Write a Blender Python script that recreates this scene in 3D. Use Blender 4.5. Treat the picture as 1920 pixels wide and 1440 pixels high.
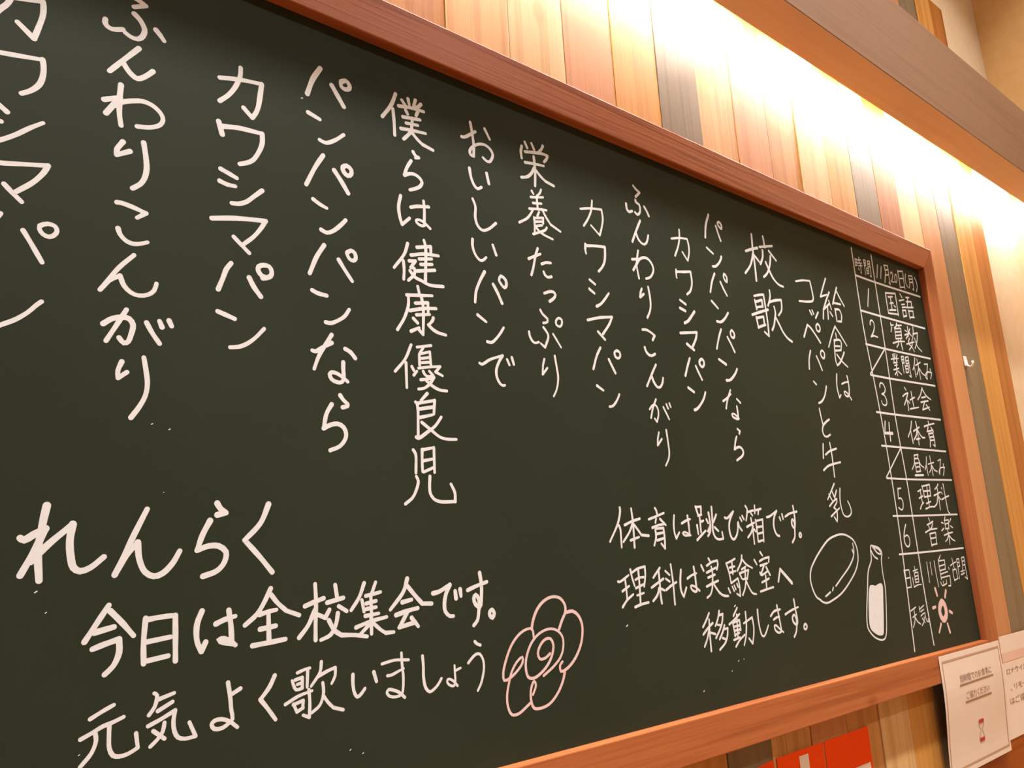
import bpy, bmesh, math, random
from mathutils import Vector, Matrix
random.seed(7)
for _o in list(bpy.data.objects):
    bpy.data.objects.remove(_o)
sc = bpy.context.scene
COL = sc.collection
S = 0.72            # metres per layout unit (camera to board-frame front = 1 unit)

# ------------------------------------------------------------------ camera
cam_d = bpy.data.cameras.new('camera')
cam = bpy.data.objects.new('camera', cam_d)
COL.objects.link(cam)
RX = Vector((0.7717684510915717, -0.6337346905350069, -0.05247666064276075))
UP = Vector((-0.09596249591204833, -0.19764615318348805, 0.9755650657491275))
FW = Vector((0.6286212351472439, 0.7478745483998425, 0.2133518281564169))
cam.matrix_world = Matrix(((RX.x, UP.x, -FW.x, 0), (RX.y, UP.y, -FW.y, 0), (RX.z, UP.z, -FW.z, 0), (0, 0, 0, 1)))
cam_d.sensor_fit = 'HORIZONTAL'
cam_d.sensor_width = 36.0
cam_d.lens = 1489.477 / 1920 * 36.0
cam_d.clip_start = 0.02
sc.camera = cam

# ------------------------------------------------------------------ world, exposure
w = bpy.data.worlds.new('world')
sc.world = w
w.use_nodes = True
w.node_tree.nodes['Background'].inputs[0].default_value = (1.0, 0.88, 0.74, 1)
w.node_tree.nodes['Background'].inputs[1].default_value = 0.05
sc.view_settings.view_transform = 'Standard'
sc.view_settings.look = 'None'
sc.view_settings.exposure = -0.34
sc.view_settings.gamma = 1.0
sc.view_settings.use_curve_mapping = False

# ------------------------------------------------------------------ room lights (ceiling downlights)
def downlight(name, x, y, z, power, size, col, target=None, spread=150):
    d = bpy.data.lights.new(name, 'AREA')
    d.shape = 'DISK'; d.size = size; d.energy = power; d.color = col; d.spread = math.radians(spread)
    o = bpy.data.objects.new(name, d)
    COL.objects.link(o)
    o.location = (x * S, y * S, z * S)
    if target:
        v = Vector(target) * S - o.location
        o.rotation_euler = v.to_track_quat('-Z', 'Y').to_euler()
    return o
WARM = (1.0, 0.965, 0.92)
ZC = 3.40
for lx, p in ((-0.9, 17), (0.45, 22), (1.8, 22), (3.15, 18)):       # row of downlights nearest the wall
    downlight('ceiling_downlight', lx, 0.02, ZC - 0.02, p, 0.11, WARM, None, 75 if lx < 3 else 94)
for lx, p in ((-0.9, 15), (0.9, 21), (2.7, 17)):                   # row behind the viewer
    downlight('ceiling_downlight', lx, -1.9, ZC - 0.02, p, 0.20, WARM, None, 170)

# ------------------------------------------------------------------ materials
def mat(name, col, rough=0.6, spec=0.3):
    m = bpy.data.materials.new(name); m.use_nodes = True
    b = m.node_tree.nodes['Principled BSDF']
    b.inputs['Base Color'].default_value = (*col, 1)
    b.inputs['Roughness'].default_value = rough
    b.inputs['Specular IOR Level'].default_value = spec
    return m
def nd(m, t, **kw):
    n = m.node_tree.nodes.new(t)
    for k, v in kw.items(): setattr(n, k, v)
    return n
def srgb(r, g, b):
    f = lambda c: c / 12.92 if c <= 0.04045 else ((c + 0.055) / 1.055) ** 2.4
    return (f(r / 255), f(g / 255), f(b / 255))
def noise_mat(name, c1, c2, scale, rough=0.7, bump=0.02, spec=0.3, stretch=(1, 1, 1), rand=True, lo=0.35, hi=0.65, detail=5):
    m = mat(name, c1, rough, spec)
    L = m.node_tree.links.new
    b = m.node_tree.nodes['Principled BSDF']
    tc = nd(m, 'ShaderNodeTexCoord'); mp = nd(m, 'ShaderNodeMapping')
    mp.inputs['Scale'].default_value = stretch
    L(tc.outputs['Object'], mp.inputs['Vector'])
    src = mp.outputs['Vector']
    if rand:
        oi = nd(m, 'ShaderNodeObjectInfo'); mu = nd(m, 'ShaderNodeMath', operation='MULTIPLY')
        mu.inputs[1].default_value = 37.0
        L(oi.outputs['Random'], mu.inputs[0])
        va = nd(m, 'ShaderNodeVectorMath', operation='ADD')
        L(src, va.inputs[0]); L(mu.outputs[0], va.inputs[1]); src = va.outputs[0]
    n = nd(m, 'ShaderNodeTexNoise'); n.inputs['Scale'].default_value = scale; n.inputs['Detail'].default_value = detail
    L(src, n.inputs['Vector'])
    r = nd(m, 'ShaderNodeValToRGB')
    r.color_ramp.elements[0].position = lo; r.color_ramp.elements[1].position = hi
    r.color_ramp.elements[0].color = (*c1, 1); r.color_ramp.elements[1].color = (*c2, 1)
    L(n.outputs['Fac'], r.inputs['Fac']); L(r.outputs['Color'], b.inputs['Base Color'])
    if bump:
        bp = nd(m, 'ShaderNodeBump'); bp.inputs['Strength'].default_value = bump; bp.inputs['Distance'].default_value = 0.01
        L(n.outputs['Fac'], bp.inputs['Height']); L(bp.outputs['Normal'], b.inputs['Normal'])
    return m
def wood(name, base, dark, axis='Z', rough=0.5, spec=0.3, grain=1.0, knots=True):
    """long-grain wood: growth bands and fine fibre stretched along one axis, a few darker knots"""
    m = mat(name, base, rough, spec)
    L = m.node_tree.links.new
    b = m.node_tree.nodes['Principled BSDF']
    tc = nd(m, 'ShaderNodeTexCoord'); oi = nd(m, 'ShaderNodeObjectInfo')
    mu = nd(m, 'ShaderNodeMath', operation='MULTIPLY'); mu.inputs[1].default_value = 53.0
    L(oi.outputs['Random'], mu.inputs[0])
    va = nd(m, 'ShaderNodeVectorMath', operation='ADD')
    L(tc.outputs['Object'], va.inputs[0]); L(mu.outputs[0], va.inputs[1])
    def layer(sc_across, sc_along, detail, dist=0.0):
        mp = nd(m, 'ShaderNodeMapping')
        s = {'X': (sc_along, sc_across, sc_across), 'Z': (sc_across, sc_across, sc_along)}[axis]
        mp.inputs['Scale'].default_value = s
        L(va.outputs[0], mp.inputs['Vector'])
        n = nd(m, 'ShaderNodeTexNoise'); n.inputs['Scale'].default_value = 1.0
        n.inputs['Detail'].default_value = detail; n.inputs['Distortion'].default_value = dist
        L(mp.outputs[0], n.inputs['Vector'])
        return n.outputs['Fac']
    bands = layer(55 * grain, 1.6, 2, 0.6)
    fibre = layer(320, 6, 3)
    broad = layer(9, 1.1, 3, 0.3)
    def ramp(src, a, c, pa, pc):
        r = nd(m, 'ShaderNodeValToRGB')
        r.color_ramp.elements[0].position = pa; r.color_ramp.elements[1].position = pc
        r.color_ramp.elements[0].color = (a, a, a, 1); r.color_ramp.elements[1].color = (c, c, c, 1)
        L(src, r.inputs['Fac']); return r.outputs['Color']
    f1 = ramp(bands, 0.0, 0.55, 0.48, 0.66)
    f2 = ramp(fibre, 0.0, 0.30, 0.45, 0.75)
    f3 = ramp(broad, 0.0, 0.45, 0.40, 0.70)
    def add(a, c):
        k = nd(m, 'ShaderNodeMath', operation='ADD'); k.use_clamp = True
        L(a, k.inputs[0]); L(c, k.inputs[1]); return k.outputs[0]
    tot = add(add(f1, f2), f3)
    if knots:
        mp = nd(m, 'ShaderNodeMapping')
        mp.inputs['Scale'].default_value = (4.2, 9, 9) if axis == 'X' else (9, 9, 3.0)
        L(va.outputs[0], mp.inputs['Vector'])
        vo = nd(m, 'ShaderNodeTexVoronoi'); vo.inputs['Scale'].default_value = 1.0
        L(mp.outputs[0], vo.inputs['Vector'])
        kr = ramp(vo.outputs['Distance'], 0.9, 0.0, 0.03, 0.11)
        tot = add(tot, kr)
    mx = nd(m, 'ShaderNodeMix', data_type='RGBA')
    mx.inputs['A'].default_value = (*base, 1); mx.inputs['B'].default_value = (*dark, 1)
    L(tot, mx.inputs['Factor'])
    L(mx.outputs['Result'], b.inputs['Base Color'])
    bp = nd(m, 'ShaderNodeBump'); bp.inputs['Strength'].default_value = 0.06; bp.inputs['Distance'].default_value = 0.004
    L(tot, bp.inputs['Height']); L(bp.outputs['Normal'], b.inputs['Normal'])
    return m
def emis(name, col, strength):
    m = mat(name, (0.9, 0.9, 0.9), 0.4)
    b = m.node_tree.nodes['Principled BSDF']
    b.inputs['Emission Color'].default_value = (*col, 1)
    b.inputs['Emission Strength'].default_value = strength
    return m

M = {}
M['light'] = wood('wood_pale', (0.70, 0.46, 0.22), (0.54, 0.32, 0.125))
M['yellow'] = wood('wood_yellow', (0.70, 0.40, 0.165), (0.50, 0.245, 0.08), grain=1.3)
M['salmon'] = wood('wood_salmon', (0.58, 0.275, 0.115), (0.48, 0.205, 0.08))
M['orange'] = wood('wood_orange', (0.56, 0.27, 0.085), (0.38, 0.15, 0.035))
M['amber'] = wood('wood_amber', (0.62, 0.31, 0.075), (0.45, 0.19, 0.035))
M['brown'] = wood('wood_brown', (0.44, 0.165, 0.032), (0.29, 0.09, 0.013))
M['grey'] = wood('wood_grey', (0.225, 0.168, 0.10), (0.17, 0.12, 0.07))
M['frame_x'] = wood('frame_wood', (0.44, 0.135, 0.044), (0.26, 0.060, 0.016), 'X', 0.42, 0.35)
M['frame_z'] = wood('frame_wood_upright', (0.44, 0.135, 0.044), (0.26, 0.060, 0.016), 'Z', 0.42, 0.35)
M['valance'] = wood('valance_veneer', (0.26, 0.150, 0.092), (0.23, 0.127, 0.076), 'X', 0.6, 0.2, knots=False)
M['underside_bounce'] = wood('valance_underside_bounce_tint', (0.72, 0.50, 0.33), (0.66, 0.44, 0.28), 'X', 0.6, 0.2, knots=False)  # valance wood lightened so its underside carries painted bounce light from the wall
M['ochre'] = noise_mat('ochre_plaster', (0.80, 0.53, 0.24), (0.76, 0.49, 0.21), 40, 0.85, 0.05, 0.1, rand=False)
M['skirt'] = wood('dark_red_board', (0.36, 0.085, 0.008), (0.27, 0.055, 0.005), 'X', 0.5, 0.2)
M['plaster'] = noise_mat('cream_plaster', (0.74, 0.60, 0.42), (0.71, 0.565, 0.39), 40, 0.85, 0.05, 0.1, rand=False)
M['ceiling'] = noise_mat('ceiling_paint', (0.78, 0.68, 0.53), (0.74, 0.64, 0.50), 20, 0.9, 0.02, 0.1, rand=False)
M['floor'] = wood('floor_wood', (0.36, 0.20, 0.10), (0.24, 0.12, 0.05), 'X', 0.45)
M['chalk'] = noise_mat('white_chalk_marker', (0.77, 0.785, 0.80), (0.73, 0.745, 0.76), 160, 0.8, 0.0, 0.1, rand=False)
M['pink'] = noise_mat('pink_chalk_marker', (0.78, 0.53, 0.52), (0.74, 0.60, 0.59), 60, 0.8, 0.0, 0.1, rand=False)
M['paper'] = noise_mat('notice_paper', (0.84, 0.72, 0.62), (0.82, 0.70, 0.59), 15, 0.45, 0.0, 0.35)
M['ink'] = mat('brown_ink', (0.34, 0.19, 0.125), 0.6)
M['border'] = mat('border_ink', (0.52, 0.34, 0.24), 0.6)
M['pinkink'] = mat('pink_ink', (0.78, 0.53, 0.44), 0.6)
M['redink'] = mat('red_ink', (0.50, 0.05, 0.05), 0.6)
M['blush'] = mat('pale_red_ink', (0.72, 0.40, 0.30), 0.6)
M['red'] = noise_mat('red_poster_paper', (0.95, 0.080, 0.004), (0.90, 0.070, 0.003), 8, 0.6, 0.0, 0.08)
M['white'] = mat('white_paper', (0.86, 0.78, 0.68), 0.6)
M['plastic'] = mat('white_plastic', (0.88, 0.84, 0.76), 0.3, 0.5)
M['metal'] = mat('fixture_metal', (0.7, 0.7, 0.68), 0.4, 0.5)
M['tube'] = emis('tube_glow', (1.0, 0.975, 0.94), 225.0)
# blackboard: dark green enamel, faint wiped-chalk clouds
def board_mat():
    m = noise_mat('blackboard_green', (0.0210, 0.0280, 0.0160), (0.0285, 0.0370, 0.0225), 3.0, 0.62, 0.0, 0.12, rand=False, lo=0.3, hi=0.75)
    L = m.node_tree.links.new
    b = m.node_tree.nodes['Principled BSDF']
    tc = nd(m, 'ShaderNodeTexCoord')
    n = nd(m, 'ShaderNodeTexNoise'); n.inputs['Scale'].default_value = 420; n.inputs['Detail'].default_value = 2
    L(tc.outputs['Object'], n.inputs['Vector'])
    bp = nd(m, 'ShaderNodeBump'); bp.inputs['Strength'].default_value = 0.05; bp.inputs['Distance'].default_value = 0.001
    L(n.outputs['Fac'], bp.inputs['Height']); L(bp.outputs['Normal'], b.inputs['Normal'])
    return m
M['board'] = board_mat()

# ------------------------------------------------------------------ mesh helpers (layout units in, metres out)
def link(name, me, m, parent=None, label=None):
    o = bpy.data.objects.new(name, me)
    COL.objects.link(o)
    if m is not None and not me.materials: me.materials.append(m)
    if parent is not None:
        o.parent = parent
        o.matrix_parent_inverse = Matrix.Translation(-base_of(parent))
    if label: o['label'] = label
    return o
def base_of(o):
    return o.location.copy() if o.type == 'EMPTY' else Vector((0, 0, 0))
def obj(name, bm, m, parent=None, label=None, smooth=False):
    for v in bm.verts: v.co *= S
    bmesh.ops.recalc_face_normals(bm, faces=bm.faces)
    me = bpy.data.meshes.new(name); bm.to_mesh(me); bm.free()
    if smooth:
        for p in me.polygons: p.use_smooth = True
    return link(name, me, m, parent, label)
def empty(name, loc, label, cat, group=None):
    o = bpy.data.objects.new(name, None); COL.objects.link(o)
    o.location = Vector(loc) * S
    o.empty_display_size = 0.05
    o['label'] = label; o['category'] = cat
    if group: o['group'] = group
    bpy.context.view_layer.update()
    return o
def tagstruct(o, label, cat):
    o['kind'] = 'structure'; o['label'] = label; o['category'] = cat
    return o
def bx(bm, x0, x1, y0, y1, z0, z1, bev=0.0):
    r = bmesh.ops.create_cube(bm, size=1.0)
    for v in r['verts']:
        v.co = Vector((x0 + (v.co.x + .5) * (x1 - x0), y0 + (v.co.y + .5) * (y1 - y0), z0 + (v.co.z + .5) * (z1 - z0)))
    if bev:
        es = list({e for v in r['verts'] for e in v.link_edges})
        bmesh.ops.bevel(bm, geom=es, offset=bev, segments=2, affect='EDGES', profile=0.6)
def box(name, x0, x1, y0, y1, z0, z1, m, parent=None, bev=0.0, label=None):
    bm = bmesh.new(); bx(bm, x0, x1, y0, y1, z0, z1, bev)
    return obj(name, bm, m, parent, label)

# depths (distance from the camera plane, layout units)
YF, YB, YW = 1.0, 1.0205, 1.04       # frame front, writing surface, plank faces
YP = 1.058                            # plaster behind the planks

# ------------------------------------------------------------------ room shell
XL, XR, YK, ZF = -3.2, 3.80, -4.2, -1.80
ZPT = 2.147                           # top of the plank cladding
tagstruct(box('floor', XL, XR, YK, YP, ZF - .08, ZF, M['floor']), 'brown wooden floor of the room', 'floor')
tagstruct(box('ceiling', XL, XR, YK, YP, ZC, ZC + .08, M['ceiling']), 'cream painted ceiling of the room', 'ceiling')
tagstruct(box('wall_left', XL - .1, XL, YK, YP + .1, ZF, ZC, M['plaster']), 'cream plaster wall at the left end of the room', 'wall')
tagstruct(box('wall_right', XR, XR + .1, YK, YP + .1, ZF, ZC, M['ochre']), 'shaded ochre plaster wall at the right edge, meeting the plank wall', 'wall')
tagstruct(box('wall_front', XL, XR, YK - .1, YK, ZF, ZC, M['plaster']), 'cream plaster wall behind the viewer', 'wall')
wall = tagstruct(box('wall_back', XL, XR, YP, YP + .1, ZF, ZC, M['plaster']), 'cream plaster wall clad with vertical planks of mixed wood tones', 'wall')

PITCH = 0.1467 * YW
E0 = 1.026 * YW
tones = {-3: 'orange', -2: 'yellow', -1: 'light', 0: 'salmon', 1: 'amber', 2: 'grey', 3: 'yellow', 4: 'salmon', 5: 'orange',
         6: 'light', 7: 'amber', 8: 'grey', 9: 'brown', 10: 'light', 11: 'salmon', 12: 'grey', 13: 'amber', 14: 'brown'}
other = ['light', 'salmon', 'grey', 'yellow', 'orange', 'light', 'brown', 'amber', 'salmon']
plank_me = {}
for k in range(-28, 15):
    x0 = E0 + k * PITCH
    wd = PITCH if k < 14 else 3.207 * YW - x0
    tone = tones.get(k, other[k % len(other)])
    dep = random.choice((0, 0.0012, -0.0012, 0.0008))
    key = (tone, k == 14)
    if key not in plank_me:
        bm = bmesh.new(); bx(bm, 0.0012, wd - 0.0012, YW, YP, ZF, ZPT, 0.0016)
        for v in bm.verts: v.co *= S
        me = bpy.data.meshes.new('plank'); bm.to_mesh(me); bm.free()
        me.materials.append(M[tone]); plank_me[key] = me
    o = bpy.data.objects.new('plank', plank_me[key]); COL.objects.link(o)
    o.parent = wall
    o.location = (x0 * S, dep * S, 0)

tagstruct(box('trim_2', 2.40, 3.30, YW - 0.0045, YW - 0.0015, -1.10, -0.585, M['skirt'], None, 0.001), 'dark reddish brown board on the wall below the notices', 'board')

# ------------------------------------------------------------------ light valance in front of the wall
val = tagstruct(box('trim_1', XL, XR, 0.818, 0.920, 1.255, 1.549, M['valance'], None, 0.002), 'tan wooden light valance running along the wall above the blackboard', 'valance')
box('bounce_lit_underside', XL, XR, 0.8195, 0.9185, 1.2535, 1.258, M['underside_bounce'], val)  # thin panel added under the valance to hold the painted bounce light
box('cover_board', XL, XR, 0.920, YW - 0.002, 1.52, 1.549, M['valance'], val)

TY, TZ = 0.985, 1.362
for i, (a, b) in enumerate(((-1.55, 0.10), (0.13, 1.78), (1.81, 3.77))):
    t = empty('fluorescent_tube', ((a + b) / 2, TY, TZ), ('glowing tube lamp hidden behind the valance, %s of three' % ('left end', 'middle', 'right end')[i]), 'lamp', 'tube lamps behind the valance')
    for nm, xa, xb, r, m in (('glass_tube', a + .02, b - .02, 0.010, 'tube'), ('end_cap', a, a + .02, 0.0105, 'metal'), ('end_cap', b - .02, b, 0.0105, 'metal')):
        bm = bmesh.new()
        bmesh.ops.create_cone(bm, cap_ends=True, segments=16, radius1=r, radius2=r, depth=xb - xa, matrix=Matrix.Translation(((xa + xb) / 2, TY, TZ)) @ Matrix.Rotation(math.pi / 2, 4, 'Y'))
        obj(nm, bm, M[m], t)
    box('batten', a, b, TY - .012, TY + .012, TZ + .013, 1.52, M['metal'], t)

# ------------------------------------------------------------------ blackboard
X0o, X1o, X1i = -1.35, 2.6788, 2.6012
Zto, Zti, Zbi, Zbo = 0.9195, 0.8428, -0.3069, -0.3815
X0i = X0o + (X1o - X1i)
bb = empty('blackboard', ((X0o + X1o) / 2, YW, Zbo), 'large dark green blackboard in a reddish wood frame covered with white Japanese handwriting', 'blackboard')
surf = box('writing_surface', X0i - .02, X1i + .02, YB, YW - .002, Zbi - .02, Zti + .02, M['board'], bb, 0, 'dark green chalkboard panel')
def rail(corners, m):
    """mitred rail: corners in the wall plane, from outer to inner edge, extruded front to back"""
    bm = bmesh.new()
    f = [bm.verts.new((x, YF, z)) for x, z in corners]
    b = [bm.verts.new((x, YW - .001, z)) for x, z in corners]
    bm.faces.new(f); bm.faces.new(b[::-1])
    for i in range(4):
        bm.faces.new((f[i], b[i], b[(i + 1) % 4], f[(i + 1) % 4]))
    bmesh.ops.recalc_face_normals(bm, faces=bm.faces)
    bmesh.ops.bevel(bm, geom=list(bm.edges), offset=0.0022, segments=2, affect='EDGES', profile=0.6)
    return obj('frame_rail', bm, m, bb)
rail([(X0o, Zto), (X1o, Zto), (X1i, Zti), (X0i, Zti)], M['frame_x'])
rail([(X0o, Zbo), (X0i, Zbi), (X1i, Zbi), (X1o, Zbo)], M['frame_x'])
rail([(X1o, Zto), (X1o, Zbo), (X1i, Zbi), (X1i, Zti)], M['frame_z'])
rail([(X0o, Zto), (X0i, Zti), (X0i, Zbi), (X0o, Zbo)], M['frame_z'])

# ------------------------------------------------------------------ marker strokes as flat ribbons on a plane
def spline(p):
    if len(p) < 3: return [Vector(q) for q in p]
    p = [Vector(q) for q in p]
    closed = (p[0] - p[-1]).length < 1e-4
    ext = [p[-2] if closed else p[0] * 2 - p[1]] + p + [p[1] if closed else p[-1] * 2 - p[-2]]
    out = []
    for i in range(1, len(ext) - 2):
        a, b, c, d = ext[i - 1:i + 3]
        n = max(2, min(7, int((c - b).length / 0.004)))
        t0 = 0.0; t1 = t0 + max((b - a).length, 1e-6) ** .5; t2 = t1 + max((c - b).length, 1e-6) ** .5; t3 = t2 + max((d - c).length, 1e-6) ** .5
        for k in range(n):
            t = t1 + (t2 - t1) * k / n
            A1 = a * ((t1 - t) / (t1 - t0)) + b * ((t - t0) / (t1 - t0))
            A2 = b * ((t2 - t) / (t2 - t1)) + c * ((t - t1) / (t2 - t1))
            A3 = c * ((t3 - t) / (t3 - t2)) + d * ((t - t2) / (t3 - t2))
            B1 = A1 * ((t2 - t) / (t2 - t0)) + A2 * ((t - t0) / (t2 - t0))
            B2 = A2 * ((t3 - t) / (t3 - t1)) + A3 * ((t - t1) / (t3 - t1))
            out.append(B1 * ((t2 - t) / (t2 - t1)) + B2 * ((t - t1) / (t2 - t1)))
    out.append(p[-1])
    return out
def ribbon(bm, pts, wid, yf, taper=True):
    """round-ended brush stroke; pts are (x, z); yf(x, z) gives the depth"""
    q = spline(pts)
    n = len(q)
    if n < 2: return
    ws = []
    a, b = random.uniform(.88, 1.06), random.uniform(.78, 1.0)
    for i in range(n):
        t = i / (n - 1)
        k = (a * (1 - t) + b * t) if taper else 1.0
        if taper: k *= 1 + 0.05 * math.sin(9 * t + a * 40)
        ws.append(wid * .5 * k)
    tang = []
    for i in range(n):
        d = q[min(i + 1, n - 1)] - q[max(i - 1, 0)]
        tang.append(d.normalized() if d.length > 1e-9 else Vector((1, 0)))
    cnt = [0]
    def V(p):
        cnt[0] += 1                                   # later ink lies on top of earlier ink
        return bm.verts.new((p.x, yf(p.x, p.y) - cnt[0] * 0.0000012, p.y))
    def cap(c, d, r):
        an = math.atan2(d.y, d.x)
        return [c + Vector((math.cos(an + s), math.sin(an + s))) * r for s in (math.radians(v) for v in (-60, -30, 0, 30, 60))]
    L = []; Rr = []
    for i in range(n):
        nn = Vector((-tang[i].y, tang[i].x))
        L.append(V(q[i] + nn * ws[i])); Rr.append(V(q[i] - nn * ws[i]))
    for i in range(n - 1):
        bm.faces.new((Rr[i], Rr[i + 1], L[i + 1], L[i]))
    cnt[0] = 2 * n
    e = [V(p) for p in cap(q[-1], tang[-1], ws[-1])]
    bm.faces.new([Rr[-1]] + e + [L[-1]])
    cnt[0] = 0
    s = [V(p) for p in cap(q[0], -tang[0], ws[0])]
    bm.faces.new([L[0]] + s + [Rr[0]])
def flat_obj(name, bm, m, parent, label=None):
    for v in bm.verts: v.co *= S
    bm.normal_update()
    for f in bm.faces:
        if f.normal.y > 0: f.normal_flip()
    me = bpy.data.meshes.new(name); bm.to_mesh(me); bm.free()
    return link(name, me, m, parent, label)

# ------------------------------------------------------------------ notices, posters, hook
def text_mesh(body):
    cu = bpy.data.curves.new('lettering', 'FONT'); cu.body = body; cu.size = 1.0; cu.resolution_u = 2
    o = bpy.data.objects.new('lettering', cu); COL.objects.link(o)
    bpy.context.view_layer.update()
    me = bpy.data.meshes.new_from_object(o.evaluated_get(bpy.context.evaluated_depsgraph_get()))
    bpy.data.objects.remove(o); bpy.data.curves.remove(cu)
    return me
def printed_text(body, x0, x1, z0, z1, yf, m, parent):
    """one mesh per printed character, set in equal cells between x0 and x1"""
    me = text_mesh(body)
    xs = [v.co.x for v in me.vertices]; zs = [v.co.y for v in me.vertices]
    sx = (x1 - x0) / (max(xs) - min(xs)); sz = (z1 - z0) / (max(zs) - min(zs)); az = min(zs)
    bpy.data.meshes.remove(me)
    cell = (x1 - x0) / len(body)
    for i, ch in enumerate(body):
        me = text_mesh(ch)
        if not len(me.vertices): continue
        cx = [v.co.x for v in me.vertices]; mid = (min(cx) + max(cx)) / 2
        for v in me.vertices:
            x = x0 + (i + .5) * cell + (v.co.x - mid) * sx; z = z0 + (v.co.y - az) * sz
            v.co = Vector((x, yf(x, z), z)) * S
        me.name = 'printed_character'
        link('printed_character', me, m, parent)
def sheet(name, x0, x1, z0, z1, yf, m, parent, th=0.0008, nz=14, nx=6):
    bm = bmesh.new(); g = {}
    for s, dy in ((0, 0.0), (1, th)):
        for i in range(nx + 1):
            for j in range(nz + 1):
                x = x0 + (x1 - x0) * i / nx; z = z0 + (z1 - z0) * j / nz
                g[s, i, j] = bm.verts.new((x, yf(x, z) + dy, z))
    for i in range(nx):
        for j in range(nz):
            bm.faces.new((g[0, i, j], g[0, i + 1, j], g[0, i + 1, j + 1], g[0, i, j + 1]))
            bm.faces.new((g[1, i, j], g[1, i, j + 1], g[1, i + 1, j + 1], g[1, i + 1, j]))
    for i in range(nx):
        for j in (0, nz): bm.faces.new((g[0, i, j], g[1, i, j], g[1, i + 1, j], g[0, i + 1, j]))
    for j in range(nz):
        for i in (0, nx): bm.faces.new((g[0, i, j], g[0, i, j + 1], g[1, i, j + 1], g[1, i, j]))
    return obj(name, bm, m, parent, smooth=False)
def bar(bm, x0, z0, x1, z1, wid, yf):
    ribbon(bm, [(x0, z0), (x1, z1)], wid, yf, False)
def quad(bm, x0, x1, z0, z1, yf, n=4):
    for i in range(n):
        a = x0 + (x1 - x0) * i / n; b = x0 + (x1 - x0) * (i + 1) / n
        for j in range(n):
            c = z0 + (z1 - z0) * j / n; d = z0 + (z1 - z0) * (j + 1) / n
            bm.faces.new([bm.verts.new((x, yf(x, z), z)) for x, z in ((a, c), (b, c), (b, d), (a, d))])

# first notice, taped to the frame, lower part sagging back to the wall
def y1(x, z):
    t = max(0.0, min(1.0, (-0.385 - z) / 0.235))
    return 0.9975 + 0.015 * t * t * (3 - 2 * t) + 0.003 * (x - 2.257)
y1p = lambda x, z: y1(x, z) - 0.0007
n1 = empty('notice_card', (2.463, 1.012, -0.620), 'white notice with hourglass drawing and two underlined lines, taped to the blackboard frame', 'notice', 'paper notices by the blackboard')
sheet('sheet', 2.257, 2.668, -0.620, -0.315, y1, M['paper'], n1)
bm = bmesh.new()
for a in ((2.271, -.331, 2.655, -.331), (2.271, -.331, 2.264, -.603), (2.264, -.603, 2.655, -.603), (2.655, -.331, 2.655, -.603)):
    m_ = ((a[0] + a[2]) / 2, (a[1] + a[3]) / 2)
    wv = 0.0045 if abs(a[0] - a[2]) > .1 else 0.0035
    pts = [(a[0] + (a[2] - a[0]) * i / 8, a[1] + (a[3] - a[1]) * i / 8) for i in range(9)]
    ribbon(bm, pts, wv, y1p, False)
flat_obj('printed_border', bm, M['border'], n1)
printed_text('短時間でのお食事に', 2.363, 2.583, -.3945, -.3745, y1p, M['ink'], n1)
printed_text('ご協力ください', 2.390, 2.553, -.4405, -.4205, y1p, M['ink'], n1)
for a in ((2.359, -.4003, 2.586, -.4005), (2.384, -.4465, 2.560, -.4465)):
    bm = bmesh.new(); bar(bm, *a, 0.0042, y1p); flat_obj('underline', bm, M['ink'], n1)
def hx(t): return 2.4735 + t * 0.0165
bm = bmesh.new()
prof = [(1.0, -.5100), (.95, -.5160), (.35, -.5250), (.30, -.5300), (.85, -.5420), (.95, -.5480), (1.0, -.5530)]
for s in (-1, 1):
    ribbon(bm, [(hx(s * a), z * 1.006) for a, z in prof], 0.0018, y1p, False)
icon = flat_obj('hourglass_drawing', bm, M['ink'], n1, 'small red and brown hourglass')
for z0, z1 in ((-.5135, -.5035), (-.5610, -.5510)):
    bm = bmesh.new(); bar(bm, hx(-.75), (z0 + z1) / 2, hx(.75), (z0 + z1) / 2, z1 - z0, lambda x, z: y1p(x, z) - .0003)
    flat_obj('hourglass_cap', bm, M['redink'], icon)

# second notice, on the wall beside the frame
def y2(x, z): return 1.0325 + 0.004 * (z + .32) * -1
y2p = lambda x, z: y2(x, z) - 0.0007
n2 = empty('notice_card', (2.895, 1.035, -0.606), 'white notice with pink heading, half behind the hourglass notice at the right edge', 'notice', 'paper notices by the blackboard')
sheet('sheet', 2.684, 3.10, -0.606, -0.3165, y2, M['paper'], n2)
bm = bmesh.new(); quad(bm, 2.70, 3.08, -.392, -.366, y2p); flat_obj('heading_band', bm, M['pinkink'], n2, 'faded pink heading band')
printed_text('ロナウイルス', 2.775, 2.985, -.4285, -.412, y2p, M['ink'], n2)
printed_text('、リモート', 2.775, 2.965, -.476, -.459, y2p, M['ink'], n2)
printed_text('はご遠慮', 2.765, 2.935, -.514, -.494, y2p, M['ink'], n2)

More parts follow.
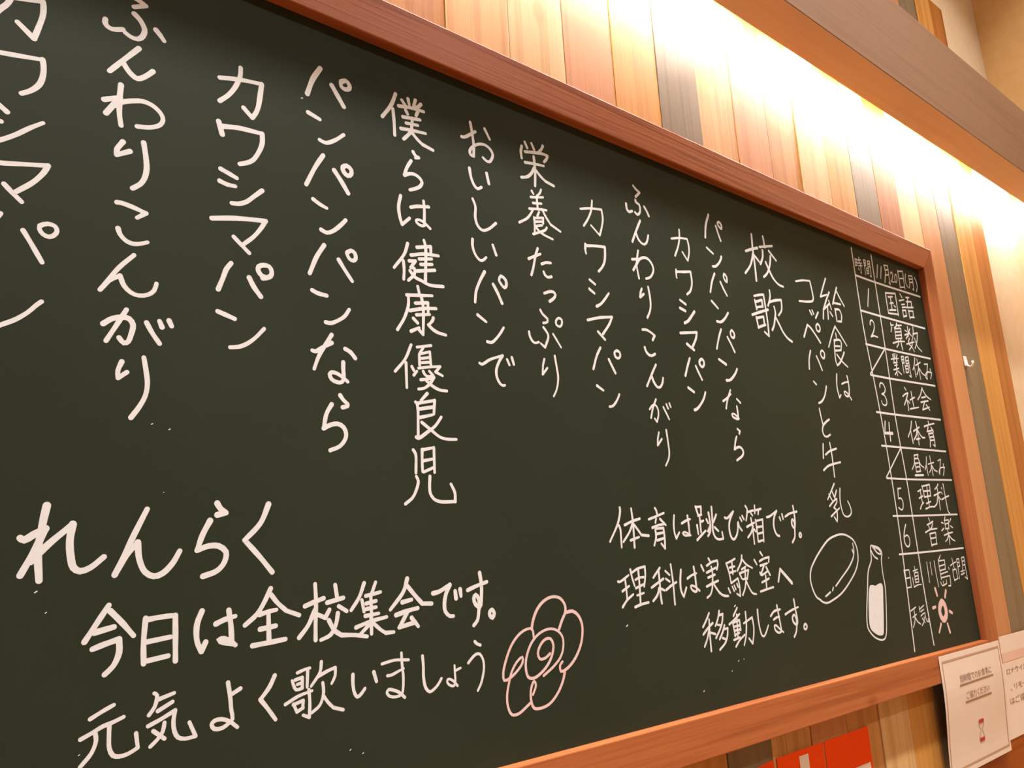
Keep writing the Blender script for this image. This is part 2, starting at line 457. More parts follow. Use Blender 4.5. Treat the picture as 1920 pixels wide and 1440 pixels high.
# red posters below the board
YR = YW - 0.0016
yr = lambda x, z: YR
yrp = lambda x, z: YR - 0.0007
r1 = empty('red_poster', (1.435, YR, -0.72), 'plain red poster sheet below the frame, leftmost of three', 'poster', 'red posters below the blackboard')
bm = bmesh.new()
ZR = -0.4185 * YW
pr = [(1.345, -.72), (1.5235, -.72), (1.5235, ZR - .004), (1.518, ZR), (1.445, ZR - .006), (1.400, ZR - .022), (1.345, ZR - .030)]
fr = [bm.verts.new((x, YR, z)) for x, z in pr]; bk = [bm.verts.new((x, YR + .001, z)) for x, z in pr]
bm.faces.new(fr); bm.faces.new(bk[::-1])
for i in range(len(pr)): bm.faces.new((fr[i], bk[i], bk[(i + 1) % len(pr)], fr[(i + 1) % len(pr)]))
obj('sheet', bm, M['red'], r1)
r2 = empty('red_poster', (1.628, YR, -0.72), 'red poster sheet with a white upright bar, middle of three below the frame', 'poster', 'red posters below the blackboard')
sheet('sheet', 1.535, 1.7165, -.72, ZR, yr, M['red'], r2, nz=1, nx=1)
bm = bmesh.new(); quad(bm, 1.6165, 1.6525, -.60, -.4465, yrp, 1); flat_obj('white_bar', bm, M['white'], r2, 'white upright bar of a letter')
r3 = empty('red_poster', (1.82, YR, -0.72), 'red poster sheet with a white panel, rightmost of three below the frame', 'poster', 'red posters below the blackboard')
sheet('sheet', 1.7225, 1.9195, -.72, ZR, yr, M['red'], r3, nz=1, nx=1)
bm = bmesh.new(); quad(bm, 1.755, 1.909, -.66, -.512, yrp, 1); flat_obj('white_panel', bm, M['white'], r3)

# adhesive hook on the grey plank
hk = empty('wall_hook', (2.912, YW, 0.555), 'small white plastic hook stuck on the grey plank right of the blackboard', 'hook')
HX, HZ = 2.908, 0.592
bm = bmesh.new(); bx(bm, HX - .011, HX + .011, YW - .0045, YW, HZ - .034, HZ + .002, 0.003); obj('base_plate', bm, M['plastic'], hk)
bm = bmesh.new()
path = [(YW - .004, HZ - .012), (YW - .005, HZ - .026), (YW - .009, HZ - .035), (YW - .016, HZ - .038), (YW - .022, HZ - .035), (YW - .0245, HZ - .027), (YW - .025, HZ - .019)]
rings = []
for i, (y, z) in enumerate(path):
    a = Vector(path[max(i - 1, 0)]); b = Vector(path[min(i + 1, len(path) - 1)]); d = (b - a).normalized()
    nrm = Vector((-d.y, d.x))
    r_ = 0.0036
    rings.append([bm.verts.new((HX + math.cos(t) * r_ * 1.3, y + nrm.x * math.sin(t) * r_, z + nrm.y * math.sin(t) * r_)) for t in (k * math.pi / 4 for k in range(8))])
for i in range(len(rings) - 1):
    for k in range(8): bm.faces.new((rings[i][k], rings[i][(k + 1) % 8], rings[i + 1][(k + 1) % 8], rings[i + 1][k]))
bm.faces.new(rings[0]); bm.faces.new(rings[-1])
obj('hook_arm', bm, M['plastic'], hk, smooth=True)

# ------------------------------------------------------------------ handwriting: strokes in board coordinates (1/10000 layout unit)
STROKES = """G A 65 662,6927 965,7018 1260,7096! 1269,7036 1272,6909 1232,6694 1198,6546! 1013,6697;922,7174 924,6992 881,6875 825,6794 735,6630
G A 63 702,6265 716,6004;707,6200 866,6218 1306,6294! 1321,6228 1325,6078 1291,5941 1204,5827 1119,5763
G A 59 803,5576 906,5534 991,5472;800,5354 870,5339 940,5331;890,5062 947,5093 1091,5204 1236,5343 1366,5453
G B 69 2173,7644 2337,7619 2453,7572! 2305,7489;2316,7387 2388,7326 2450,7215 2447,7137 2412,7062 2364,7026 2289,7025 2213,7061;1972,7159 1968,7113 1995,7065 2056,7046 2187,7095;2595,7262 2649,7207 2704,7138
G B 67 2394,6896 2232,6673 2057,6428;2204,6625 2263,6537 2327,6473 2390,6445 2451,6476 2523,6548 2583,6624
G B 68 2202,6280 2195,6060 2205,5848 2230,5706;2014,6002 2199,6097! 2047,5822! 2134,5959 2237,6046 2356,6103 2478,6139 2604,6117 2709,6035 2737,5956 2703,5870 2580,5793 2421,5755
G A 60 831,4798 968,4807 1217,4861 1453,4911! 1417,4815 1313,4656 1150,4490;1026,4557 1111,4473 1214,4380
G A 52 1018,4186 963,4074 908,3902 887,3800;1253,4031 1343,3889 1469,3678;1420,4127 1500,4171 1575,4157 1599,4099 1571,4041 1521,4010 1457,4028 1417,4082 1420,4127
G B 64 2264,5486 2199,5360 2197,5282! 2353,5379;2512,5550 2550,5339 2563,5172 2538,5038 2493,4955 2407,4876
G B 59 2235,4638 2282,4643 2425,4618 2583,4575! 2478,4487;2264,4293 2291,4219 2364,4148 2447,4126 2529,4144 2618,4184
G A 54 946,3140 1034,3108;1055,2818 1109,2855 1248,2941 1369,3050 1452,3154 1495,3198
G B 60 2466,3978 2311,3793 2195,3613 2102,3454;2102,3454 2196,3587 2317,3676! 2369,3554 2454,3478 2548,3455 2654,3486 2723,3552 2749,3651
G B 62 2158,3030 2254,3108 2366,3145 2446,3138 2496,3068 2479,2936 2449,2842 2404,2817 2345,2879;2412,3249 2304,3026 2202,2822;2652,3117 2722,2996 2817,2866;2805,3160 2838,3085;2920,3184 2953,3116
G B 58 2391,2582 2352,2465 2357,2372! 2454,2457;2640,2662 2677,2475 2695,2337 2678,2184 2615,2041 2525,1898
G C 70 3469,6867 3654,6918 3843,6957 4082,6989! 4062,6802 4035,6597 4000,6488 3950,6399! 3822,6515;3766,7139 3761,6999 3700,6815 3603,6644 3479,6504
G C 71 3473,6183 3527,6000;3523,6122 3742,6171 3931,6186 4102,6193! 4104,6043 4054,5885 3969,5734 3883,5669 3783,5621
G C 63 3519,5471 3617,5439 3745,5394;3510,5288 3608,5262 3727,5265;3683,5000 3781,5015 3894,5077 3993,5179 4115,5304
G D 74 5015,7615 4889,7376 4799,7093;5210,7391 5296,7265 5416,7088;5376,7515 5455,7562 5517,7514 5516,7442 5436,7404 5375,7435 5367,7503
G D 68 4816,6785 5006,6731;5005,6385 5105,6366 5257,6456 5412,6600
G D 71 5063,6143 4939,5924 4787,5587;5246,5947 5355,5810 5481,5627;5391,6039 5460,6085 5537,6039 5536,5963 5475,5920 5407,5968 5391,6039
G C 62 3417,4711 3702,4781 3985,4827 4173,4850! 4102,4719 4003,4576 3864,4434;3722,4512 3822,4424 3944,4318
G C 67 3697,4121 3637,4029 3587,3877 3531,3717;3950,3960 4016,3841 4118,3714;4142,3989 4200,4007 4257,4041 4271,4110 4234,4177 4154,4184 4082,4147 4076,4087 4127,4023 4200,4007
G D 61 4899,5378 5004,5324 5119,5289;5028,4921 5117,4893 5216,4940 5350,5069 5435,5171
G D 64 5076,4685 4956,4478 4846,4199;5312,4504 5411,4365 5535,4205;5455,4647 5523,4694 5582,4666 5599,4580 5556,4538 5488,4557 5447,4637
G D 59 4885,3946 4971,3915 5114,3902;5097,3493 5177,3490 5290,3545 5405,3632 5480,3746
G C 59 3532,3407 3640,3375 3762,3338;3711,2934 3825,2955 3933,3011 4043,3104 4174,3258
G D 60 4886,3041 4940,3033 5049,3107 5192,3193;5192,3314 5096,3158 4987,2965 4917,2773;5409,3130 5498,3088 5572,3006;5375,2921 5374,2816 5381,2696 5356,2627 5284,2612 5189,2647 5158,2718 5190,2751 5269,2744 5365,2695 5445,2636
G D 61 5323,2423 5378,2354 5442,2307! 5442,2278 5361,2249;5188,2279 5109,2142 5062,1923! 5171,1980 5280,2002 5375,1957 5414,1858 5389,1769 5310,1679 5162,1615
G E 61 6378,7665 6290,7432 6115,7158;6319,7370 6336,7148 6344,6896;6497,7592 6571,7509;6621,7658 6642,7556;6770,7689 6727,7556;6878,7646 6813,7572 6742,7540;6433,7461 6671,7508 6929,7524;6569,7429 6605,7369;6810,7483 6776,7398;6512,7286 6681,7315 6852,7344;6696,7298 6673,7074;6570,7191 6802,7225;6468,7057 6689,7093 6955,7122;6658,7054 6602,6979 6516,6880;6673,7059 6778,6964 6884,6896! 7096,6853
G E 60 6693,6701 6737,6643 6798,6626! 6736,6600;6649,6525 6562,6373 6513,6226! 6620,6284 6726,6293 6816,6249 6853,6188 6812,6107 6734,6050 6611,5989
G F 56 7722,7310 7782,7322 8034,7510;7928,7660 7961,7448 7983,7210 7972,7009! 7904,7019 7891,7090 7983,7210 8127,7293 8251,7309 8356,7264 8413,7174 8380,7071 8322,7000 8252,7002 8183,7043;8252,7636 8358,7459
G F 58 7864,6744 7890,6580 7959,6435 8026,6394 8115,6448;8246,6756 8288,6563
G E 55 6429,5840 6387,5646 6404,5461 6445,5342! 6589,5485;6617,5684 6723,5725 6970,5780;6872,5860 6882,5703 6876,5521 6873,5424 6804,5407 6722,5443 6716,5482 6792,5501 6882,5467 6987,5396
G E 56 6539,5035 6475,4848 6274,4570;6450,4724 6460,4568 6448,4409;6716,5007 6983,5079! 6986,4943;6599,4848 6848,4920 7132,4946;6856,5160 6883,5057 6862,4460;6754,4813 6998,4864;6781,4725 7002,4770;6695,4595 7052,4678;6560,4740 6678,4764! 6586,4633! 6652,4633 6656,4541 6535,4406;6569,4577 6655,4487 6787,4446 6935,4401 7205,4423
G F 56 7903,6172 7956,6046 7944,5823 7988,5688 8069,5627 8138,5633 8246,5691 8403,5831
G F 55 7863,5407 7857,5283 7907,5137 8004,5050 8072,5064 8144,5130;8306,5396 8374,5221
G F 58 8094,4855 7983,4670 7888,4457 7858,4264;8271,4660 8350,4539 8450,4342;8456,4846 8558,4793 8569,4693 8522,4641 8447,4700 8407,4764 8456,4846
G E 55 6709,4336 6735,4222;6499,4154 6749,4191 6982,4225;6528,4146 6523,3990 6445,3772 6312,3556;6656,4045 6894,4091! 6895,3894;6550,3904 6801,3977 7050,4018;6777,4150 6802,3997 6786,3540! 6715,3608;6672,3853 6925,3899;6611,3785 6689,3720;6561,3566 6716,3646;6991,3850 6974,3802 6896,3718! 6954,3668 7057,3618 7224,3595
G E 48 6555,3343 6441,3103 6254,2883;6453,3042 6456,2646;6662,3319 6928,3379;6779,3321 6717,3237;6702,3210 6902,3273! 6916,3045;6702,3210 6703,3033;6743,3145 6876,3174;6741,3075 6874,3097;6680,2980 6900,3024 7095,3052! 7002,2952! 7135,2903;6558,2992 6592,2933;6649,2927 6590,2858;6766,2939 6793,2892 6850,2860 6954,2884! 6883,2952;6717,2796 6849,2822 6968,2860! 6875,2737 6771,2664 6669,2642;6819,2794 6933,2717 7065,2666 7208,2661
G F 53 7899,4046 8076,3949;8081,3599 8173,3597 8280,3681 8390,3807 8457,3901
G F 52 7894,3203 7942,3188 8121,3290 8398,3392! 8304,3257 8245,3114 8254,2993 8315,2891 8381,2864 8416,2874;8497,3335 8543,3244;8605,3383 8641,3269
G E 52 6829,2586 6709,2464;6608,2431 6636,2402 6641,1903;6643,2415 6832,2456 6965,2486! 6942,2265;6669,2325 6931,2377;6672,2191 6912,2251;6605,1883 6640,1867 6815,1974 6964,2081 7080,2226;6712,2120 6874,2014 7045,1907 7163,1882 7359,1886
G E 50 6543,1682 6583,1624 6581,1333;6705,1695 6699,1521 6701,1354;6705,1689 6922,1735! 6921,1348;6720,1522 6915,1559;6722,1349 6895,1419;6586,1280 6619,1210 6587,1092 6514,963 6382,865;6833,1286 6820,1131 6831,1024 6892,942 7005,901 7291,902! 7290,1041 7221,1173
G G 57 9131,7568 9100,7435 9112,7315;9213,7677 9264,7575;9382,7702 9441,7588;9674,7738 9633,7654 9540,7563;9206,7474 9453,7529 9660,7564 9781,7558! 9758,7495 9682,7402;9190,7249 9434,7287 9666,7313;9420,7435 9433,7162 9407,6826;9410,7197 9333,7065 9227,6966 9075,6910;9466,7151 9569,7063 9683,6998! 9895,6959
G G 49 9314,6698 9351,6647;9555,6791 9515,6705 9433,6628;9279,6567 9431,6601 9594,6644;9430,6587 9437,6359;9328,6459 9540,6500;9227,6319 9412,6359 9658,6394;9318,6329 9271,6250 9163,6117 8960,5982;9548,6387 9638,6246 9746,6124! 9989,6038;9466,6312 9418,6219;9331,6171 9335,6012 9325,5877;9347,6162 9559,6214! 9550,6104;9341,6087 9527,6132;9368,6007 9521,6057;9288,5829 9459,5908 9599,5981 9637,6037;9366,5980 9443,5918 9573,5868! 9773,5833
G H 47 10583,6659 10861,6739 11190,6793! 11208,6602 11157,6402 11079,6212! 10851,6372;10933,6924 10884,6695 10769,6481 10641,6315
G G 53 9135,5312 9253,5376 9432,5466;9374,5565 9304,5399 9237,5165 9176,5005;9450,5273 9561,5322 9680,5339;9487,5130 9516,5070 9588,5039 9674,5068
G G 55 9469,4706 9597,4761 9698,4772 9745,4728 9705,4656 9590,4572
G H 55 10648,5931 10633,5817 10647,5736;10644,5896 10928,5951 11198,5988! 11190,5837 11152,5660 11071,5531 10966,5426
G H 56 10692,5201 10832,5131;10663,5005 10793,4939;10830,4680 10948,4747 11073,4864 11203,5011
G G 46 9344,4365 9380,4308 9503,4225! 9498,4161 9397,4127;9391,4044 9465,3967 9500,3896 9449,3764 9400,3670! 9301,3731;9038,3912 9055,3822 9112,3743 9173,3721 9255,3750;9620,3951 9702,3848 9799,3721;9790,4282 9863,4255 9855,4164 9800,4117 9719,4143 9717,4220 9790,4282
G G 45 9366,3449 9324,3327 9303,3159! 9425,3289;9625,3536 9656,3327 9675,3168 9652,3005 9600,2877 9535,2779
G H 52 10552,4360 10880,4458 11243,4528! 11149,4370 10946,4138;10812,4165 10990,4030
G H 54 10841,3850 10722,3670 10604,3401;11049,3643 11206,3388;11297,3848 11379,3818 11379,3736 11317,3695 11244,3720 11225,3798 11297,3848
G H 53 10669,3085 10831,3010;10970,2705 11055,2724 11157,2811 11223,2895 11269,2971
G I 47 12437,3691 12272,3456 12105,3217;12281,3442 12343,3309 12445,3219 12555,3268 12614,3352 12626,3439
G I 43 12119,2742 12209,2824 12302,2847 12371,2777 12377,2656 12310,2500! 12252,2564;12341,2964 12225,2780 12141,2571;12549,2821 12625,2704 12700,2580;12652,2891 12697,2802;12749,2914 12785,2840
G I 45 12338,2292 12285,2154 12267,2027! 12410,2161;12574,2351 12594,2095 12603,1916 12571,1780 12458,1628
G I 60 12243,7610 12310,7559 12430,7499! 12297,7371;12276,7288 12281,7244 12382,7209 12402,7122 12379,7024 12297,6958 12228,6994;11965,7124 11971,7013 12027,6959 12135,7001;12541,7203 12615,7114 12667,7019
G I 56 12366,6838 12231,6610 12151,6471 12057,6294;12191,6540 12247,6403 12341,6327 12424,6315 12493,6353 12547,6441 12588,6556
G I 55 12211,6127 12156,5938 12124,5770 12139,5641 12162,5507;11996,5891 12187,5937! 12107,5796 12008,5659;12117,5798 12228,5938 12362,6003 12489,6007 12606,5926 12653,5801 12605,5688 12518,5597 12385,5542
G J 52 13370,6659 13656,6737 13931,6775! 13965,6615 13949,6436 13872,6246! 13712,6418;13676,6939 13656,6737 13576,6514 13437,6274
G K 60 14847,7589 14695,7285 14625,6972;15088,7362 15148,7191 15220,7015;15228,7496 15311,7448 15304,7337 15254,7350 15186,7402 15170,7457 15228,7496
G K 58 14637,6721 14857,6621;14788,6296 14892,6317 15037,6420 15135,6539 15169,6612
G I 56 12217,5292 12161,5180 12144,5098! 12265,5184;12424,5366 12451,5173 12454,4999 12417,4848 12311,4680
G I 55 12120,4395 12235,4411 12374,4374 12491,4319! 12415,4216;12143,4025 12173,3945 12246,3884 12347,3875 12447,3923
G J 54 13422,5946 13411,5844 13417,5760;13415,5898 13650,5939 13926,5998! 13943,5806 13920,5661 13839,5522 13720,5432
G J 62 13453,5256 13636,5188;13425,5070 13600,5031;13534,4749 13657,4813 13793,4940 13917,5066
G J 64 13349,4498 13638,4547 13923,4595! 13877,4460 13727,4245;13539,4280 13762,4175
G K 57 14826,6125 14697,5915 14588,5640;15019,5959 15107,5813 15220,5663;15201,6190 15282,6140 15274,5999 15200,6042 15167,6118 15201,6190
G K 59 14601,5428 14811,5289;14717,4966 14855,4971 15024,5076 15180,5237
G K 58 14836,4795 14710,4574 14594,4311;15046,4644 15148,4508 15265,4318;15246,4831 15325,4770 15322,4690 15264,4650 15194,4688 15184,4774 15246,4831
G I 54 12443,3697 12296,3499 12106,3217;12268,3440 12331,3308 12432,3221 12529,3244 12594,3334 12629,3436
G J 60 13580,3967 13471,3771 13371,3563;13761,3818 13824,3707 13933,3534;14000,4002 14062,3957 14062,3882 13993,3822 13928,3852 13905,3924 14000,4002
G J 59 13431,3309 13610,3232;13569,2840 13665,2876 13822,3004 13935,3130 14004,3261
G K 63 14632,4070 14875,3983;14832,3610 14960,3631 15102,3723 15211,3827 15279,3920
G K 51 14929,3397 14843,3269 14753,3111 14695,2962;14612,3118 14769,3200 14923,3308;15134,3212 15256,3133;15101,3038 15111,2925 15110,2812 15110,2755 14996,2760 14900,2797 14888,2846 14953,2863 15049,2820 15132,2763
G K 55 15024,2524 15109,2479! 15077,2421;14959,2346 14897,2238 14834,2063! 14934,2104 15040,2121 15125,2076 15153,2002 15096,1926 14993,1873 14880,1820
G L 66 16215,6977 16503,7091 16746,7170;16554,7488 16531,7088 16538,6638 16520,6273;16531,7019 16446,6810 16323,6612 16086,6386;16569,6931 16645,6886 16743,6810;17054,7540 17083,7261;16842,7217 17432,7373;16959,7154 16941,7000 16869,6862 16790,6758;17246,7198 17530,6998;17291,7065 17238,6885 17137,6687 17018,6541 16866,6434;17041,6853 17137,6687 17296,6472 17508,6352 17700,6334
G M 58 18347,6598 18705,6692 19059,6740! 19094,6551 19126,6279! 19072,6195 18826,6126 18397,6072
G M 57 18847,5884 18921,5786;18968,5912 19027,5821;19263,5904 19101,5723
G L 63 16336,5849 16544,5911 16751,5955! 16769,5702 16787,5314 16771,4908! 16604,4985;16344,5749 16380,5520;16347,5699 16648,5801! 16655,5632;16391,5572 16657,5641;16167,5352 16510,5473 16874,5591;16323,5310 16367,5050;16334,5295 16630,5374! 16640,5157;16356,5065 16673,5179;17045,6119 17042,5972 16985,5841 16897,5698;16977,5805 17259,5896 17523,5950! 17518,5792 17474,5662 17323,5517;17161,5715 17187,5564 17114,5364 17053,5219 16952,5085;17163,5457 17298,5272 17434,5086 17613,4956 17781,4901
G M 60 18388,5115 18633,5471! 18777,5402 18966,5249 19164,5060;19161,5568 19245,5507 19238,5415 19157,5358 19067,5390 19061,5498 19161,5568
G N 56 19910,6967 19693,6660 19502,6381! 19857,6499;20003,6592 19775,6315 19563,6027! 19911,6243;19919,6339 19996,6106;19548,5969 19496,5765;19808,6179 19759,5797;19903,6016 20014,5911;20448,6806 20297,6576 20111,6277;20418,6694 20564,6507 20730,6322;20193,6319 20536,6338;20200,6149 20211,5800;20216,6142 20433,6158 20506,6036 20449,5827! 20285,5811
G N 54 20064,5646 19835,5371 19564,4994;20059,5627 20243,5466 20549,5160;20043,5438 20042,5307;19919,5234 19859,4950 19831,4653 19884,4532! 20047,4624 20239,4812 20347,4947;19898,5222 20190,5271 20265,5225 20199,4984;19890,5064 20158,5090;19890,4935 20180,4981;19948,4832 20135,4689 20430,4548
G M 54 18610,4773 18488,4536 18434,4273;18871,4658 18963,4509 19063,4308;19193,4853 19290,4799 19275,4701 19227,4642 19144,4662 19095,4727 19114,4801 19193,4853
G M 55 18557,3962 18666,3892;18671,3409 18825,3467 18991,3609 19102,3782 19151,3887
G N 50 19782,4284 19710,4018 19707,3839 19755,3640! 19847,3726;19977,4033 20130,4084 20354,4131;20315,4286 20340,4080 20323,3896 20269,3746 20166,3712 20061,3751 20046,3822 20109,3840 20252,3768 20380,3640
G M 52 18656,3267 18682,3055 18724,2859;19062,3017 18862,2925 18696,2801 18662,2671 18717,2576 18847,2562 19011,2621
G M 51 18602,2366 18560,2204 18522,2008;18659,2097 18856,2189 19218,2275;18928,2411 18953,2151 18948,1828 18940,1549;18464,1703 18675,1806 18903,1861 19331,1932
G M 46 18868,1379 18669,1184 18459,985;18546,1114 18664,966;18720,1177 18802,1034;18930,1214 18800,1028;18508,823 18710,939 18888,1008! 18883,939 18696,789! 18810,721 18802,545 18763,451! 18661,560;18520,574 18746,681 18959,775;19120,1265 19048,981 19063,761 19129,610 19280,561 19458,608 19524,690 19494,829 19416,948
G tl 49 21675,8247 21668,7421 21682,5748 21868,3837 21957,2266 21963,306 21880,-1300 21773,-2926
G tl 50 22856,8274 22841,7429 22821,5347 22777,3217 22863,1550 22858,-505 22869,-1645 22929,-2889
G tl 57 21679,7407 22818,7408 25837,7475
G tl 56 21676,6347 22817,6359 25792,6409
G tl 54 21672,5355 22827,5363 25807,5424
G tl 53 21676,4460 22865,4475 25820,4548
G tl 55 21688,3406 22843,3415 25789,3471
G tl 50 21683,2468 22852,2471 25784,2482
G tl 46 21689,1577 22871,1572 25858,1610
G tl 45 21723,558 23007,555 25839,571
G tl 46 21738,-456 22975,-452 25869,-425
G td 46 22793,5359 21670,4490
G td 42 22813,2454 21680,1599
G T0 32 21799,7936 21759,7710;21797,7929 21891,7941! 21857,7736;21793,7825 21873,7835;21775,7720 21873,7746;21951,7926 22146,7966;22046,8029 22018,7844;21908,7822 22171,7875;21951,7748 22187,7796;22089,7817 22058,7537! 22025,7558;21926,7661 21978,7617
G T0 33 22316,8009 22324,7547;22328,8004 22425,8017! 22398,7838;22328,7914 22413,7931;22330,7831 22414,7848;22547,8021 22545,7840;22559,8017 22685,8036! 22671,7809 22656,7542! 22594,7558;22558,7926 22673,7949;22555,7828 22674,7865;22433,7776 22432,7595;22447,7778 22556,7786! 22531,7615;22448,7696 22546,7708;22434,7603 22550,7632
G T0 39 23174,8022 23017,7590
G T0 39 23405,8005 23251,7606
G T0 40 23605,8102 23636,7886 23572,7731 23491,7524;23603,8094 23842,8128! 23830,7780 23832,7523! 23761,7567;23627,7949 23858,8001;23632,7785 23819,7835
G T0 37 23983,7896 24016,7953 24091,7960 24102,7861 24005,7698! 23941,7636 24168,7664
G T0 37 24320,7947 24373,7884 24347,7763 24254,7658 24212,7708 24232,7857 24320,7947
G T0 41 24493,8112 24505,7880 24495,7543;24528,8082 24849,8145! 24825,7853 24814,7557;24523,7847 24825,7897;24498,7551 24819,7617
G T0 38 25025,8083 24943,7890 24954,7744 25057,7645
G T0 38 25222,8076 25232,7840 25149,7647;25235,8071 25482,8111! 25475,7870 25449,7620! 25383,7652;25243,7961 25492,8008;25251,7851 25486,7902
G T0 39 25649,8098 25733,7978 25754,7817 25635,7616
G T1 43 22352,7114 22140,6542
G T1 48 23408,7177 23393,6867 23402,6548;23408,7177 24067,7272! 24056,6978 24049,6566;23544,7075 23848,7134;23694,7101 23679,6704;23609,6882 23825,6932;23507,6655 23928,6723;23856,6853 23930,6815;23399,6540 24046,6601
G T1 46 24391,7322 24491,7224;24265,7078 24605,7164;24390,6970 24600,7019;24404,6879 24629,6930;24388,6790 24400,6564;24401,6785 24608,6826! 24593,6651;24426,6597 24622,6649;24774,7266 25000,7305;24900,7280 24767,6938;24756,7125 25110,7185! 25078,7004;24655,6920 25186,7007;24815,6859 24826,6587;24804,6829 25126,6880! 25088,6685;24826,6630 25147,6680
G T2 45 22101,5981 22148,6094 22242,6142 22333,6096 22345,5963 22238,5788 22057,5623! 22202,5670 22452,5665
G T2 44 23426,6233 23441,6152;23417,6163 23599,6203;23457,6113 23380,5964;23828,6293 23764,6186 23625,6110;23774,6216 24138,6270;23950,6228 23950,6186;23650,6100 23614,5777;23648,6093 24057,6159! 24019,5833;23656,5990 24035,6051;23647,5878 24013,5943;23614,5777 24024,5847;23389,5610 23746,5706 24170,5762;23773,5785 23759,5659 23597,5514;23938,5808 23930,5654 23956,5478
G T2 42 24541,6287 24506,5970;24329,6142 24438,6116;24688,6237 24552,6104;24258,5978 24641,6102;24579,6093 24325,5875;24573,6078 24731,6015;24548,5919 24429,5748 24632,5648 24737,5521;24295,5702 24834,5837;24715,5885 24653,5707 24414,5536;24916,6328 24879,6136 24757,5919;24847,6089 25184,6179! 25049,5888 24837,5632;24911,5969 25022,5727 25279,5589
G T3 39 23225,5236 23236,5143;23306,5273 23308,5151;23398,5298 23352,5157;23516,5272 23439,5167;23092,5085 23564,5162;23256,5078 23266,5025;23464,5116 23416,5056;23211,4985 23463,5028;23388,5012 23346,4846;23256,4910 23437,4950;23155,4771 23504,4857;23337,4818 23340,4617;23338,4738 23190,4628;23415,4759 23614,4680
G T3 40 23776,5242 23793,4746;23791,5244 23928,5267! 23895,5044;23789,5155 23924,5171;23795,5046 23920,5074;24039,5253 24040,5047;24054,5255 24241,5292! 24228,5000 24242,4664! 24136,4694;24045,5144 24232,5180;24058,5056 24232,5097;23945,4981 23960,4771;23958,4976 24142,5004! 24118,4809;23956,4887 24122,4905;23962,4778 24115,4802
G T3 41 24693,5311 24561,5065 24433,4912;24566,4996 24567,4705;24670,5078 24842,5139 25038,5218;24821,5292 24858,5015 24866,4660;24863,5072 24795,4924 24655,4784;24911,4993 25022,4879 25213,4815
G T3 41 25302,5185 25533,5219! 25445,5024 25341,4786 25346,4716! 25255,4763 25293,4865 25482,4957 25733,4955;25666,5069 25711,4939 25595,4755
G T4 42 22109,4152 22139,4245 22244,4288 22361,4241 22414,4117 22343,4020 22166,3959! 22313,3927 22393,3805 22369,3688 22275,3642 22171,3646 22103,3679 22088,3754
G T4 44 23653,4293 23739,4214;23454,4002 23623,4083 23829,4142! 23702,3983 23481,3752;23698,3930 23714,3771 23702,3610;23757,3895 23851,3836;24052,4203 24064,3947 24085,3720;23900,3933 24228,4043;23819,3659 24404,3752
G T4 46 24861,4395 24672,4164 24431,3992;24858,4346 25063,4157 25339,4070;24713,4071 24989,4123;24616,3926 25131,4010;24869,3961 24652,3697! 25152,3818;24958,3872 25146,3721
G T5 44 22111,3173 21991,2839;22329,3156 22295,2970 22263,2629
G T5 77 22002,2833 22442,2852
G T5 46 23759,3284 23635,3052 23393,2803;23611,2985 23644,2635;24034,3289 24060,3038 24019,2601;23801,2996 24214,3141;24016,3036 23953,2900 23721,2730;24085,3026 24190,2913 24336,2828! 24489,2843;23903,2759 24149,2798
G T5 47 24890,3360 24895,3251;24569,3183 24880,3250 25288,3318;24823,3179 24725,3038;24710,3037 25129,3103;25020,3178 25145,3063;24777,2973 24828,2787 24751,2582;24807,2975 25098,3019! 25118,2748 25097,2612! 24988,2647;24813,2867 25085,2903;24823,2774 25077,2800
G T6 39 23572,2269 23554,2178 23503,2035 23314,1857;23574,2275 23829,2311! 23770,2186;23582,2179 23789,2199;23813,2187 23897,2022 24083,1937;23565,2050 23558,1793;23591,2044 23841,2065! 23822,1813;23595,1935 23816,1955;23561,1800 23841,1826
G T6 59 23453,1695 23973,1714
G T6 37 24364,2260 24290,2061 24148,1874;24280,1995 24294,1715;24402,2045 24801,2111;24600,2296 24626,2006 24624,1723;24600,2018 24560,1912 24418,1809;24656,2007 24763,1891 24941,1843
G T6 35 25115,2175 25318,2223! 25210,2024 25096,1767! 25065,1806 25137,1915 25283,1973 25520,1980;25452,2086 25451,1924 25332,1739
G T7 41 22420,1313 22243,1299! 22214,1171 22191,1025! 22340,1038 22417,953 22402,831 22347,746 22259,722 22123,783
G T7 41 23443,1233 23662,1292;23603,1285 23610,1070 23621,906;23459,1044 23723,1109;23435,743 23560,856 23714,925;23759,1402 23799,1236 23810,1071;23812,1390 24269,1448! 24231,1112;23832,1249 24230,1267;24078,1406 24051,1137;23812,1078 24219,1119;24026,1111 24034,818;23874,894 24171,952;23775,742 24085,799 24351,805
G T7 42 24842,1464 24753,1391 24572,1310;24458,1127 24703,1181 24936,1236;24743,1364 24748,1221 24643,1024 24563,895 24331,792;24748,1142 24744,895 24721,720;24784,1077 24880,1013;25046,1362 25064,1329;25008,1223 25036,1177;25199,1477 25213,1080 25258,646 25336,606;24941,1013 25213,1080 25466,1128
G T8 43 22372,318 22255,170 22169,-7 22164,-172 22288,-271 22404,-239 22472,-122 22434,-1 22341,37 22225,4
G T8 40 23849,477 23893,402;23694,292 23913,338 24090,386;23780,253 23809,177;24061,349 23995,249 23881,176;23518,84 23814,152 24291,181;23773,41 23774,-300;23787,41 24160,70! 24109,-254;23810,-90 24120,-73;23800,-270 24141,-249
G T8 38 24956,505 24895,428;24870,402 24880,158;24885,402 25152,419! 25093,154;24875,299 25129,321;24865,158 25103,179;24652,347 24765,327;25335,449 25201,347;24591,112 24770,185;25221,242 25370,188;24703,-24 25012,26 25300,52;24991,130 25011,-51 24978,-287;24991,-25 24890,-125 24723,-203;25047,-39 25164,-132 25369,-202
